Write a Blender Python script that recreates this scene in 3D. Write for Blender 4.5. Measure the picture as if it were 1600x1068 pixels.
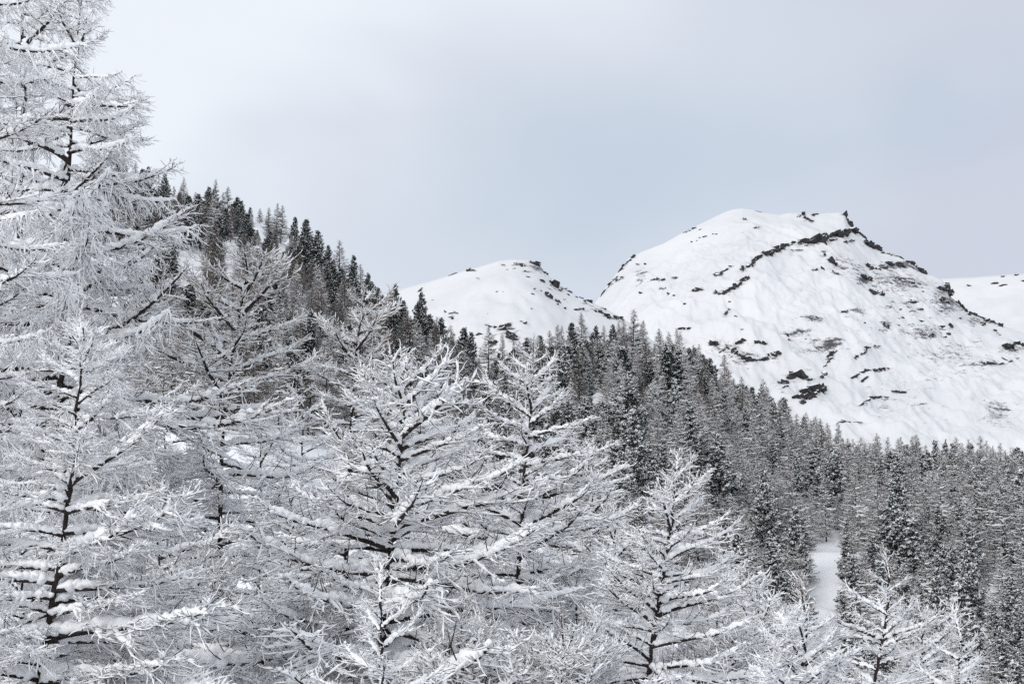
import bpy, math, random
import numpy as np

# ------------------------------------------------------------------ camera, sky, sun, exposure
scene = bpy.context.scene
for o in list(bpy.data.objects):
    bpy.data.objects.remove(o)
COL = scene.collection
F_PX = 2222.0                      # focal length in pixels of the 1600 px wide photograph (50 mm on 36 mm)
PITCH = math.atan((900 - 534) / F_PX)
cam_data = bpy.data.cameras.new("camera")
cam_data.lens = 50.0
cam_data.sensor_width = 36.0
cam_data.clip_start = 0.1
cam_data.clip_end = 30000.0
cam = bpy.data.objects.new("camera", cam_data)
cam.location = (0, 0, 0)
cam.rotation_euler = (math.pi / 2 + PITCH, 0, 0)
COL.objects.link(cam)
scene.camera = cam

SUN_AZ = math.radians(-148)        # behind the camera, to the left
SUN_EL = math.radians(27)
CLOUD_AZ, CLOUD_EL = math.radians(-118), math.radians(34)   # the cloud deck thins and brightens this way
SUN_DIR = np.array([math.sin(SUN_AZ) * math.cos(SUN_EL), math.cos(SUN_AZ) * math.cos(SUN_EL), math.sin(SUN_EL)])

world = bpy.data.worlds.new("World")
scene.world = world
world.use_nodes = True
nt = world.node_tree
nt.nodes.clear()
W = nt.nodes.new
out = W("ShaderNodeOutputWorld")
bg = W("ShaderNodeBackground")
bg.inputs["Strength"].default_value = 0.1
sky = W("ShaderNodeTexSky")
sky.sky_type = 'NISHITA'
sky.sun_disc = False
sky.sun_elevation = SUN_EL
sky.sun_rotation = SUN_AZ
tc = W("ShaderNodeTexCoord")
dot = W("ShaderNodeVectorMath"); dot.operation = 'DOT_PRODUCT'
dot.inputs[1].default_value = (math.sin(CLOUD_AZ) * math.cos(CLOUD_EL), math.cos(CLOUD_AZ) * math.cos(CLOUD_EL), math.sin(CLOUD_EL))
nt.links.new(tc.outputs["Generated"], dot.inputs[0])
mp = W("ShaderNodeMapping")
mp.inputs["Scale"].default_value = (1.0, 1.0, 2.2)
mp.inputs["Location"].default_value = (3.1, 0.4, 1.7)
nt.links.new(tc.outputs["Generated"], mp.inputs["Vector"])
nz = W("ShaderNodeTexNoise")
nz.inputs["Scale"].default_value = 3.4
nz.inputs["Detail"].default_value = 3.0
nz.inputs["Roughness"].default_value = 0.42
nz.inputs["Distortion"].default_value = 0.5
nt.links.new(mp.outputs["Vector"], nz.inputs["Vector"])
nsub = W("ShaderNodeMath"); nsub.operation = 'MULTIPLY_ADD'
nsub.inputs[1].default_value = 0.45; nsub.inputs[2].default_value = -0.225 + 0.45
nt.links.new(nz.outputs["Fac"], nsub.inputs[0])
gadd = W("ShaderNodeMath"); gadd.operation = 'ADD'
nt.links.new(dot.outputs["Value"], gadd.inputs[0]); nt.links.new(nsub.outputs[0], gadd.inputs[1])
ramp = W("ShaderNodeValToRGB")
ramp.color_ramp.interpolation = 'EASE'
els = ramp.color_ramp.elements
els[0].position = 0.0; els[0].color = (0.605, 0.635, 0.73, 1)
els[1].position = 0.44; els[1].color = (0.855, 0.895, 0.955, 1)
e = els.new(0.2); e.color = (0.655, 0.705, 0.79, 1)
nt.links.new(gadd.outputs[0], ramp.inputs["Fac"])
cmul = W("ShaderNodeVectorMath"); cmul.operation = 'SCALE'
cmul.inputs["Scale"].default_value = 10.0
# thinner, bluer places in the cloud deck
prev = ramp.outputs["Color"]
def thin_cloud(px, py, hw, hh, amount):
    global prev
    u = (px - 800.0) / F_PX; v = (534.0 - py) / F_PX
    d = np.array([u, math.cos(PITCH) - v * math.sin(PITCH), math.sin(PITCH) + v * math.cos(PITCH)]); d /= np.linalg.norm(d)
    sub = W("ShaderNodeVectorMath"); sub.operation = 'SUBTRACT'; sub.inputs[1].default_value = tuple(d)
    nt.links.new(tc.outputs["Generated"], sub.inputs[0])
    wn = W("ShaderNodeTexNoise"); wn.inputs["Scale"].default_value = 6.0; wn.inputs["Detail"].default_value = 3.0
    nt.links.new(tc.outputs["Generated"], wn.inputs["Vector"])
    wv = W("ShaderNodeVectorMath"); wv.operation = 'MULTIPLY_ADD'; wv.inputs[1].default_value = (0.22, 0.22, 0.10); wv.inputs[2].default_value = (-0.11, -0.11, -0.05)
    nt.links.new(wn.outputs["Color"], wv.inputs[0])
    ad = W("ShaderNodeVectorMath"); ad.operation = 'ADD'
    nt.links.new(sub.outputs[0], ad.inputs[0]); nt.links.new(wv.outputs[0], ad.inputs[1])
    sc = W("ShaderNodeVectorMath"); sc.operation = 'MULTIPLY'; sc.inputs[1].default_value = (F_PX / hw, F_PX / hw, F_PX / hh)
    nt.links.new(ad.outputs[0], sc.inputs[0])
    ln = W("ShaderNodeVectorMath"); ln.operation = 'LENGTH'; nt.links.new(sc.outputs[0], ln.inputs[0])
    mr = W("ShaderNodeMapRange"); mr.interpolation_type = 'SMOOTHERSTEP'
    mr.inputs["From Min"].default_value = 0.0; mr.inputs["From Max"].default_value = 1.0; mr.inputs["To Min"].default_value = amount; mr.inputs["To Max"].default_value = 0.0
    nt.links.new(ln.outputs["Value"], mr.inputs["Value"])
    mxc = W("ShaderNodeMix"); mxc.data_type = 'RGBA'; mxc.inputs["B"].default_value = (0.46, 0.56, 0.675, 1)
    nt.links.new(mr.outputs["Result"], mxc.inputs["Factor"]); nt.links.new(prev, mxc.inputs["A"]); prev = mxc.outputs["Result"]
thin_cloud(960, 270, 520, 200, 0.5)
thin_cloud(1480, 160, 400, 180, 0.45)
nt.links.new(prev, cmul.inputs[0])
mix = W("ShaderNodeMix"); mix.data_type = 'RGBA'
mix.inputs["Factor"].default_value = 0.93      # a nearly closed cloud deck over the blue sky
nt.links.new(sky.outputs["Color"], mix.inputs["A"])
nt.links.new(cmul.outputs["Vector"], mix.inputs["B"])
nt.links.new(mix.outputs["Result"], bg.inputs["Color"])
nt.links.new(bg.outputs[0], out.inputs["Surface"])

sun_data = bpy.data.lights.new("sun", 'SUN')
sun_data.energy = 1.38
sun_data.angle = math.radians(22)
sun_data.color = (1.0, 0.975, 0.945)
sun = bpy.data.objects.new("sun", sun_data)
from mathutils import Vector, Matrix, Euler
sun.rotation_euler = Vector(-SUN_DIR).to_track_quat('-Z', 'Y').to_euler()
sun.location = (-50, -30, 80)
COL.objects.link(sun)

vs = scene.view_settings
vs.view_transform = 'Standard'
vs.look = 'None'
vs.exposure = 0.08
vs.gamma = 1.0
vs.use_curve_mapping = False
scene.cycles.use_denoising = False
scene.cycles.max_bounces = 9
scene.cycles.diffuse_bounces = 8
scene.cycles.caustics_reflective = False
scene.cycles.caustics_refractive = False

# ------------------------------------------------------------------ helpers
CP, SP = math.cos(PITCH), math.sin(PITCH)

def at(px, py, Y):
    """world point seen at a pixel of the 1600x1068 photograph at ground distance Y straight ahead"""
    u = (px - 800.0) / F_PX; v = (534.0 - py) / F_PX
    d = np.array([u, CP - v * SP, SP + v * CP])
    return d * (Y / d[1])

def to_px(p):
    x, y, z = p
    f = y * CP + z * SP; v = -y * SP + z * CP
    return 800 + F_PX * x / f, 534 - F_PX * v / f

def _hash(ix, iy, seed):
    h = (ix.astype(np.int64) * 374761393 + iy.astype(np.int64) * 668265263 + seed * 974634777) & 0xFFFFFFFF
    h = ((h ^ (h >> 13)) * 1274126177) & 0xFFFFFFFF
    return ((h ^ (h >> 16)) & 0xFFFF) / 65535.0

def vnoise(x, y, seed=0):
    x = np.asarray(x, float); y = np.asarray(y, float)
    ix = np.floor(x); iy = np.floor(y); fx = x - ix; fy = y - iy
    fx = fx * fx * fx * (fx * (fx * 6 - 15) + 10); fy = fy * fy * fy * (fy * (fy * 6 - 15) + 10)
    a = _hash(ix, iy, seed); b = _hash(ix + 1, iy, seed); c = _hash(ix, iy + 1, seed); d = _hash(ix + 1, iy + 1, seed)
    return (a + (b - a) * fx) * (1 - fy) + (c + (d - c) * fx) * fy - 0.5

def fbm(x, y, seed=0, oct=4, gain=0.5):
    s = 0; a = 1.0
    for i in range(oct):
        s = s + a * vnoise(x * 2 ** i, y * 2 ** i, seed + i * 17); a *= gain
    return s

class MB:
    """collects batches of faces and builds ONE mesh datablock"""
    def __init__(self):
        self.v = []; self.f = []; self.m = []; self.n = 0; self.smooth = []
    def add(self, verts, faces, mat=0, smooth=True):
        verts = np.asarray(verts, np.float32).reshape(-1, 3); faces = np.asarray(faces, np.int64)
        if len(faces) == 0: return
        self.v.append(verts); self.f.append(faces + self.n); self.n += len(verts)
        self.m.append(np.full(len(faces), mat, np.int32)); self.smooth.append(np.full(len(faces), smooth, bool))
    def mesh(self, name, mats):
        me = bpy.data.meshes.new(name)
        if not self.v:
            return me
        v = np.concatenate(self.v)
        me.vertices.add(len(v)); me.vertices.foreach_set("co", v.ravel())
        loops = np.concatenate([f.ravel() for f in self.f]).astype(np.int32)
        sizes = np.concatenate([np.full(len(f), f.shape[1], np.int32) for f in self.f])
        starts = np.concatenate([[0], np.cumsum(sizes)[:-1]]).astype(np.int32)
        me.loops.add(len(loops)); me.loops.foreach_set("vertex_index", loops)
        me.polygons.add(len(sizes)); me.polygons.foreach_set("loop_start", starts)
        me.polygons.foreach_set("material_index", np.concatenate(self.m))
        me.polygons.foreach_set("use_smooth", np.concatenate(self.smooth))
        for m in mats: me.materials.append(m)
        me.update(calc_edges=True)
        return me

def sweep(P, R, k=3, aspect=1.0, phase=0.0):
    """tubes along N polylines of n points each"""
    P = np.asarray(P, float); R = np.asarray(R, float)
    N, n, _ = P.shape
    T = np.empty_like(P)
    T[:, 1:-1] = P[:, 2:] - P[:, :-2]; T[:, 0] = P[:, 1] - P[:, 0]; T[:, -1] = P[:, -1] - P[:, -2]
    T /= np.linalg.norm(T, axis=2, keepdims=True) + 1e-9
    S = np.stack([T[..., 1], -T[..., 0], np.zeros((N, n))], -1)
    ln = np.linalg.norm(S, axis=2, keepdims=True)
    S = np.where(ln > 0.05, S / (ln + 1e-9), np.array([1.0, 0, 0]))
    U = np.cross(S, T)
    a = phase + 2 * math.pi * np.arange(k) / k
    V = P[:, :, None, :] + R[:, :, None, None] * (np.cos(a)[None, None, :, None] * S[:, :, None, :] + aspect * np.sin(a)[None, None, :, None] * U[:, :, None, :])
    i = np.arange(n - 1)[:, None]; j = np.arange(k)[None, :]; j2 = (j + 1) % k
    q = np.stack([i * k + j, i * k + j2, (i + 1) * k + j2, (i + 1) * k + j], -1).reshape(-1, 4)
    f = (q[None] + (np.arange(N) * n * k)[:, None, None]).reshape(-1, 4)
    return V.reshape(-1, 3), f

_t = (1 + 5 ** .5) / 2
ICO_V = np.array([(-1, _t, 0), (1, _t, 0), (-1, -_t, 0), (1, -_t, 0), (0, -1, _t), (0, 1, _t), (0, -1, -_t), (0, 1, -_t), (_t, 0, -1), (_t, 0, 1), (-_t, 0, -1), (-_t, 0, 1)], float)
ICO_V /= np.linalg.norm(ICO_V[0])
ICO_F = np.array([(0, 11, 5), (0, 5, 1), (0, 1, 7), (0, 7, 10), (0, 10, 11), (1, 5, 9), (5, 11, 4), (11, 10, 2), (10, 7, 6), (7, 1, 8), (3, 9, 4), (3, 4, 2), (3, 2, 6), (3, 6, 8), (3, 8, 9), (4, 9, 5), (2, 4, 11), (6, 2, 10), (8, 6, 7), (9, 8, 1)])

def subdivide(V, Fc):
    V = list(map(tuple, V)); cache = {}; nf = []
    def mid(a, b):
        k = (min(a, b), max(a, b))
        if k not in cache:
            m = (np.array(V[a]) + np.array(V[b])) / 2; m /= np.linalg.norm(m)
            V.append(tuple(m)); cache[k] = len(V) - 1
        return cache[k]
    for a, b, c in Fc:
        ab, bc, ca = mid(a, b), mid(b, c), mid(c, a)
        nf += [(a, ab, ca), (b, bc, ab), (c, ca, bc), (ab, bc, ca)]
    return np.array(V), np.array(nf)
ICO2_V, ICO2_F = subdivide(ICO_V, ICO_F)

def blobs(centres, radii, flat, rng, fine=False):
    V0, F0 = (ICO2_V, ICO2_F) if fine else (ICO_V, ICO_F)
    N = len(centres)
    jit = 1 + rng.uniform(-.25, .25, (N, len(V0), 1))
    r = np.asarray(radii).reshape(N, 1, 1)
    V = V0[None] * jit * r * np.array([1, 1, 1.0]) * np.array([1.0, 1.0, flat])
    st = rng.uniform(0.75, 1.35, (N, 1, 2)); V[:, :, :2] *= st
    V = V + np.asarray(centres)[:, None, :]
    Fc = (F0[None] + (np.arange(N) * len(V0))[:, None, None]).reshape(-1, 3)
    return V.reshape(-1, 3), Fc

def obj(name, data, parent=None):
    o = bpy.data.objects.new(name, data); COL.objects.link(o)
    if parent is not None: o.parent = parent
    return o

def tag(o, label, cat, group=None, kind=None):
    o["label"] = label; o["category"] = cat
    if group: o["group"] = group
    if kind: o["kind"] = kind
    return o

# ------------------------------------------------------------------ materials
def material(name):
    m = bpy.data.materials.new(name); m.use_nodes = True
    n = m.node_tree; b = n.nodes["Principled BSDF"]
    return m, n, b

def noise_node(n, scale, detail=4, rough=0.55, coord='Object', stretch=None):
    t = n.nodes.new("ShaderNodeTexCoord"); x = n.nodes.new("ShaderNodeTexNoise")
    x.inputs["Scale"].default_value = scale; x.inputs["Detail"].default_value = detail; x.inputs["Roughness"].default_value = rough
    src = t.outputs[coord]
    if stretch:
        mpn = n.nodes.new("ShaderNodeMapping"); mpn.inputs["Scale"].default_value = stretch[:3]
        if len(stretch) > 3: mpn.inputs["Rotation"].default_value = stretch[3:]
        n.links.new(src, mpn.inputs["Vector"]); src = mpn.outputs["Vector"]
    n.links.new(src, x.inputs["Vector"])
    return x

def ramp_node(n, src, stops):
    r = n.nodes.new("ShaderNodeValToRGB"); el = r.color_ramp.elements
    el[0].position, el[0].color = stops[0][0], (*stops[0][1], 1)
    el[1].position, el[1].color = stops[-1][0], (*stops[-1][1], 1)
    for p, c in stops[1:-1]:
        q = el.new(p); q.color = (*c, 1)
    n.links.new(src, r.inputs["Fac"])
    return r

def snow_material(name, c0, c1, scale, bump=0.0, bscale=8.0):
    m, n, b = material(name)
    x = noise_node(n, scale)
    r = ramp_node(n, x.outputs["Fac"], [(0.3, c0), (0.7, c1)])
    n.links.new(r.outputs["Color"], b.inputs["Base Color"])
    b.inputs["Roughness"].default_value = 0.75
    b.inputs["Specular IOR Level"].default_value = 0.2
    if bump:
        y = noise_node(n, bscale, 6, 0.6)
        bn = n.nodes.new("ShaderNodeBump"); bn.inputs["Strength"].default_value = bump; bn.inputs["Distance"].default_value = 0.05
        n.links.new(y.outputs["Fac"], bn.inputs["Height"]); n.links.new(bn.outputs["Normal"], b.inputs["Normal"])
    return m

M_SNOW = snow_material("fresh_snow", (0.88, 0.89, 0.905), (0.93, 0.933, 0.94), 3.0, 0.12, 14.0)
M_GROUND = snow_material("snow_cover", (0.80, 0.82, 0.85), (0.89, 0.895, 0.905), 0.15, 0.3, 1.5)

def wood_material(name, c0, c1, scale):
    m, n, b = material(name)
    x = noise_node(n, scale, 5, 0.6)
    oi = n.nodes.new("ShaderNodeObjectInfo")
    r = ramp_node(n, x.outputs["Fac"], [(0.3, c0), (0.72, c1)])
    hs = n.nodes.new("ShaderNodeHueSaturation")
    mr = n.nodes.new("ShaderNodeMapRange"); mr.inputs["To Min"].default_value = 0.75; mr.inputs["To Max"].default_value = 1.3
    n.links.new(oi.outputs["Random"], mr.inputs["Value"]); n.links.new(mr.outputs["Result"], hs.inputs["Value"])
    n.links.new(r.outputs["Color"], hs.inputs["Color"]); n.links.new(hs.outputs["Color"], b.inputs["Base Color"])
    b.inputs["Roughness"].default_value = 0.9
    b.inputs["Specular IOR Level"].default_value = 0.15
    return m
M_BARK = wood_material("larch_bark", (0.016, 0.013, 0.012), (0.05, 0.041, 0.036), 9.0)
M_TWIG = wood_material("larch_twig", (0.058, 0.044, 0.034), (0.18, 0.138, 0.102), 4.0)
M_FARTWIG = wood_material("distant_larch_twig", (0.042, 0.031, 0.025), (0.13, 0.095, 0.075), 1.2)
M_BROWN = wood_material("rusty_larch_twig", (0.12, 0.078, 0.05), (0.27, 0.19, 0.125), 4.0)
M_NEEDLE = wood_material("pine_needles", (0.012, 0.020, 0.018), (0.035, 0.048, 0.040), 1.5)

def rock_material():
    m, n, b = material("dark_rock")
    x = noise_node(n, 0.35, 8, 0.65, stretch=(1, 1, 3.5))
    r = ramp_node(n, x.outputs["Fac"], [(0.3, (0.010, 0.010, 0.012)), (0.55, (0.028, 0.027, 0.028)), (0.8, (0.10, 0.096, 0.092))])
    g = n.nodes.new("ShaderNodeNewGeometry"); sx = n.nodes.new("ShaderNodeSeparateXYZ")
    n.links.new(g.outputs["Normal"], sx.inputs["Vector"])
    y = noise_node(n, 0.5, 5, 0.6, stretch=(1, 1, 2))
    ad = n.nodes.new("ShaderNodeMath"); ad.operation = 'MULTIPLY_ADD'; ad.inputs[1].default_value = 0.9
    n.links.new(y.outputs["Fac"], ad.inputs[0]); n.links.new(sx.outputs["Z"], ad.inputs[2])
    cov = ramp_node(n, ad.outputs[0], [(0.98, (0, 0, 0)), (1.0, (1, 1, 1))])
    mr = n.nodes.new("ShaderNodeMapRange"); mr.inputs["From Min"].default_value = 1.12; mr.inputs["From Max"].default_value = 1.2
    n.links.new(ad.outputs[0], mr.inputs["Value"])
    mx = n.nodes.new("ShaderNodeMix"); mx.data_type = 'RGBA'
    mx.inputs["B"].default_value = (0.87, 0.88, 0.9, 1)
    n.links.new(mr.outputs["Result"], mx.inputs["Factor"]); n.links.new(r.outputs["Color"], mx.inputs["A"])
    n.links.new(mx.outputs["Result"], b.inputs["Base Color"])
    b.inputs["Roughness"].default_value = 0.85
    return m
M_ROCK = rock_material()

def mountain_material():
    """snow with thin places where strata of rock show through; the vertex layer thin says how thin the snow lies"""
    m, n, b = material("mountain_snow")
    base = noise_node(n, 0.012, 6, 0.55)
    sr = ramp_node(n, base.outputs["Fac"], [(0.3, (0.63, 0.64, 0.655)), (0.7, (0.725, 0.728, 0.735))])
    at_ = n.nodes.new("ShaderNodeAttribute"); at_.attribute_name = "thin"
    x = noise_node(n, 0.11, 10, 0.8, stretch=(0.55, 0.55, 1.7, 0, math.radians(22), 0))
    fine = noise_node(n, 0.5, 6, 0.8, stretch=(0.6, 0.6, 2.0, 0, math.radians(15), 0))
    a1 = n.nodes.new("ShaderNodeMath"); a1.operation = 'MULTIPLY_ADD'; a1.inputs[1].default_value = 0.45
    n.links.new(fine.outputs["Fac"], a1.inputs[0]); n.links.new(x.outputs["Fac"], a1.inputs[2])
    a2 = n.nodes.new("ShaderNodeMath"); a2.operation = 'MULTIPLY_ADD'; a2.inputs[1].default_value = 0.45
    n.links.new(at_.outputs["Fac"], a2.inputs[0]); n.links.new(a1.outputs[0], a2.inputs[2])
    mr = n.nodes.new("ShaderNodeMapRange"); mr.inputs["From Min"].default_value = 0.93; mr.inputs["From Max"].default_value = 1.01
    n.links.new(a2.outputs[0], mr.inputs["Value"])
    mx = n.nodes.new("ShaderNodeMix"); mx.data_type = 'RGBA'
    mx.inputs["B"].default_value = (0.075, 0.074, 0.08, 1)
    n.links.new(mr.outputs["Result"], mx.inputs["Factor"]); n.links.new(sr.outputs["Color"], mx.inputs["A"])
    n.links.new(mx.outputs["Result"], b.inputs["Base Color"])
    b.inputs["Roughness"].default_value = 0.8; b.inputs["Specular IOR Level"].default_value = 0.15
    bn = n.nodes.new("ShaderNodeBump"); bn.inputs["Strength"].default_value = 0.35; bn.inputs["Distance"].default_value = 3.0
    bx = noise_node(n, 0.05, 8, 0.62, stretch=(0.7, 0.7, 1.5, 0, math.radians(20), 0))
    n.links.new(bx.outputs["Fac"], bn.inputs["Height"]); n.links.new(bn.outputs["Normal"], b.inputs["Normal"])
    return m
M_MOUNTAIN = mountain_material()

# ------------------------------------------------------------------ ground: one polar sheet round the camera
RIDGE = np.array([   # photograph column, row of the snow at the skyline, distance
    (-700, 60, 430), (-200, 190, 430), (0, 245, 430), (150, 290, 432), (200, 303, 432), (250, 318, 432), (300, 330, 430), (360, 340, 430), (400, 346, 430),
    (430, 372, 428), (460, 392, 425), (500, 430, 420), (550, 474, 415), (600, 514, 410), (650, 530, 405), (700, 575, 400),
    (750, 592, 392), (800, 588, 388), (850, 578, 384), (900, 565, 380), (960, 560, 380), (1000, 567, 380), (1060, 585, 382),
    (1130, 632, 388), (1190, 676, 395), (1260, 722, 400), (1340, 748, 405), (1400, 750, 410), (1480, 762, 415), (1600, 768, 420), (2300, 790, 430)], float)
R_TH = np.arctan((RIDGE[:, 0] - 800) / F_PX / CP)
_rz = np.array([at(px, py, 1.0) for px, py, _ in RIDGE])
R_Z = RIDGE[:, 2] * _rz[:, 2] / np.hypot(_rz[:, 0], 1.0)

def ridge_r(th): return np.interp(th, R_TH, RIDGE[:, 2])
def ridge_z(th): return np.interp(th, R_TH, R_Z)
BANK_TH = math.atan((1291 - 800) / F_PX / CP)

def ground_z(x, y):
    x = np.asarray(x, float); y = np.asarray(y, float)
    r = np.hypot(x, y); th = np.arctan2(x, y)
    R = ridge_r(th); Z = ridge_z(th)
    fade = np.clip((np.abs(th) - 0.75) / 0.6, 0, 1); Z = Z * (1 - fade) + 8 * fade
    near = -1.7 - 12.0 * np.clip((r - 3) / 24, 0, 1) ** 1.1
    near = near - 2.5 * np.clip((r - 27) / 60, 0, 1)
    t = np.clip((r - 90) / (R - 90), 0, 1)
    ex = np.interp(th, [-0.2, 0.0, 0.2], [1.0, 0.92, 0.8])
    f = t ** ex
    z = near + (Z - near) * f
    back = np.clip(r - R, 0, None)
    z = z - 0.42 * back + np.minimum(back, 12) * 0.2
    z = np.maximum(z, -45 + 2 * vnoise(x / 90, y / 90, 5))
    amp = np.clip((r - 60) / 80, 0, 1) * np.clip(1.2 - back / 300, 0, 1)
    tame = 1 - 0.85 * np.exp(-((r - R) / 22.0) ** 2)
    z = z + amp * tame * 5.0 * fbm(x / 38, y / 38, 3, 4) + np.clip(r / 12, 0, 1) * 0.7 * fbm(x / 5, y / 5, 9, 3)
    # the open snow bank with the level lip between the trees on the lower slope
    lat = (th - BANK_TH) * r
    w = np.exp(-(lat / 16.0) ** 4) * np.clip((r - 165) / 10, 0, 1) * np.clip((262 - r) / 30, 0, 1)
    bank = np.interp(r, [165, 178, 186, 206, 214, 262], [-11.5, -9.5, -6.2, 3.3, 3.55, 3.8])
    return z * (1 - w) + bank * w

def build_ground():
    th = np.concatenate([np.linspace(-math.pi, -0.55, 70, endpoint=False), np.linspace(-0.55, 0.55, 420, endpoint=False), np.linspace(0.55, math.pi, 70, endpoint=False)])
    r = np.concatenate([np.array([0.4, 1, 2, 3]), np.linspace(4, 60, 60), np.linspace(61.5, 470, 250), np.geomspace(480, 12000, 40)])
    TH, RR = np.meshgrid(th, r, indexing='ij')
    X = RR * np.sin(TH); Y = RR * np.cos(TH)
    Zg = ground_z(X, Y)
    nT, nR = TH.shape
    v = np.stack([X, Y, Zg], -1).reshape(-1, 3)
    i = np.arange(nT)[:, None]; j = np.arange(nR - 1)[None]
    i2 = (i + 1) % nT
    f = np.stack([i * nR + j, i * nR + j + 1, i2 * nR + j + 1, i2 * nR + j], -1).reshape(-1, 4)
    mb = MB(); mb.add(v, f)
    cidx = len(v)
    g = obj("ground", mb.mesh("ground", [M_GROUND])); g["kind"] = "structure"
build_ground()

# ------------------------------------------------------------------ mountains: solid height fields with their own ridges
def make_heightfield(sil, R0, r_front, z_front, seed, relief, curve):
    sil = np.array(sil, float)
    s_th = np.arctan((sil[:, 0] - 800) / F_PX / CP)
    d = np.array([at(a, b, 1.0) for a, b in sil])
    s_tan = d[:, 2] / np.hypot(d[:, 0], 1.0)
    def R(th): return R0 * (1 + 0.03 * np.sin(th * 9 + seed))
    g_th = np.linspace(s_th[0], s_th[-1], 3000); g_raw = np.interp(g_th, s_th, s_tan)
    def blur(sig):
        k = max(1, int(sig / (g_th[1] - g_th[0]))); ker = np.hanning(2 * k + 1); ker /= ker.sum()
        return np.convolve(np.pad(g_raw, k, mode='edge'), ker, mode='valid')
    g_mid = blur(0.022); g_wide = blur(0.085)
    def hz(r, th):
        Rr = R(th)
        t = (r - r_front) / (Rr - r_front)
        tc_ = np.clip(t, 0, 1)
        raw = np.interp(th, g_th, g_raw); md = np.interp(th, g_th, g_mid); wd = np.interp(th, g_th, g_wide)
        w1 = np.clip((1 - tc_) / 0.10, 0, 1); w1 = w1 * w1 * (3 - 2 * w1)
        w2 = np.clip((1 - tc_ - 0.04) / 0.5, 0, 1); w2 = w2 * w2 * (3 - 2 * w2)
        low = md * (1 - w2) + wd * w2
        zt = Rr * (raw * (1 - w1) + np.minimum(low, raw + 0.02 * (1 - tc_) * 10) * w1)
        z = z_front + (zt - z_front) * (tc_ ** curve)
        x = r * np.sin(th); y = r * np.cos(th)
        damp = np.clip((1 - tc_) * 5, 0.0, 1) * np.clip(tc_ * 4, 0, 1)
        rid = 0.5 - np.abs(fbm((x - 0.35 * y) / 60 + 3, (y + z) / 120, seed + 80, 4, 0.55))
        z = z + relief * damp * (fbm(x / 170, y / 230, seed, 5, 0.5) + 0.35 * fbm((x + 0.6 * y) / 45, y / 90, seed + 40, 4) + 0.34 * rid + 0.18 * fbm(x / 13, y / 22, seed + 90, 3, 0.6))
        z = z - np.clip(r - Rr, 0, None) * 0.55
        return z
    return hz, R, s_th

MAIN_SIL = [(-400, 900), (780, 640), (850, 560), (900, 510), (935, 467), (950, 445), (968, 422), (985, 402), (1010, 391), (1040, 380), (1065, 366), (1085, 356), (1110, 344),
            (1135, 332), (1150, 327), (1165, 325), (1180, 327), (1200, 332), (1225, 335), (1240, 332), (1262, 332), (1280, 334), (1300, 332), (1318, 331), (1328, 333),
            (1332, 346), (1342, 358), (1355, 368), (1368, 378), (1378, 389), (1395, 394), (1412, 401), (1430, 410), (1445, 424), (1462, 430), (1478, 438),
            (1485, 450), (1489, 464), (1500, 472), (1512, 486), (1530, 493), (1560, 506), (1600, 520), (1700, 556), (1850, 620), (2600, 900)]
HILL_SIL = [(-400, 620), (300, 530), (500, 486), (560, 470), (600, 459), (640, 447), (680, 436), (720, 424), (750, 416), (780, 407), (805, 404), (830, 406), (843, 414), (855, 428),
            (870, 442), (890, 455), (905, 463), (925, 472), (945, 482), (965, 492), (985, 505), (1030, 540), (1080, 580), (1300, 720), (2000, 900)]
FAR_SIL = [(700, 640), (1300, 470), (1440, 443), (1480, 434), (1500, 433), (1540, 431), (1580, 428), (1640, 423), (1760, 417), (2000, 440), (2600, 600)]
main_hz, main_R, _ = make_heightfield(MAIN_SIL, 1900, 1150, 40, 11, 32, 0.95)
hill_hz, hill_R, _ = make_heightfield(HILL_SIL, 1150, 620, -20, 23, 15, 1.0)
far_hz, far_R, _ = make_heightfield(FAR_SIL, 2900, 1900, 60, 37, 20, 1.0)

def hit(hz, R, px, py):
    """where the line of sight through a pixel meets a height field"""
    d = at(px, py, 1.0); th = math.atan2(d[0], d[1]); tan = d[2] / math.hypot(d[0], d[1])
    Rr = float(R(th)); r = np.linspace(Rr * 0.55, Rr * 1.0, 900)
    z = hz(r, np.full_like(r, th)); above = np.nonzero(z >= r * tan)[0]
    rr = r[above[0]] if len(above) else Rr * 0.999
    return np.array([rr * math.sin(th), rr * math.cos(th), float(hz(np.array([rr]), np.array([th]))[0])])

THIN = [  # column, row, half width, half height, strength: where the snow on the main peak lies thin over the rock
    (1300, 535, 24, 13, .72), (1250, 520, 45, 12, .56), (1265, 498, 45, 10, .52), (1340, 485, 32, 7, .55), (1400, 440, 70, 25, .55), (1310, 408, 40, 14, .55), (1350, 436, 18, 14, .75),
    (1410, 415, 60, 10, .7), (1445, 520, 60, 20, .55), (1480, 470, 40, 30, .62), (1530, 500, 40, 12, .6), (1460, 555, 50, 10, .55), (1385, 510, 14, 14, .7), (1430, 445, 40, 12, .6),
    (1420, 600, 80, 25, .28), (1545, 568, 40, 6, .7), (1580, 545, 25, 8, .7), (1140, 545, 40, 25, .45), (1210, 560, 14, 10, .6), (1000, 430, 18, 30, .5), (1440, 640, 90, 40, .3),
    (1560, 640, 40, 40, .5), (1380, 530, 140, 70, .3), (1420, 480, 100, 50, .4), (1280, 540, 70, 24, .5), (1500, 560, 90, 50, .42), (1400, 620, 110, 40, .36), (1240, 600, 60, 30, .35), (1160, 560, 50, 20, .5), (1330, 420, 60, 25, .45)]

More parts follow.
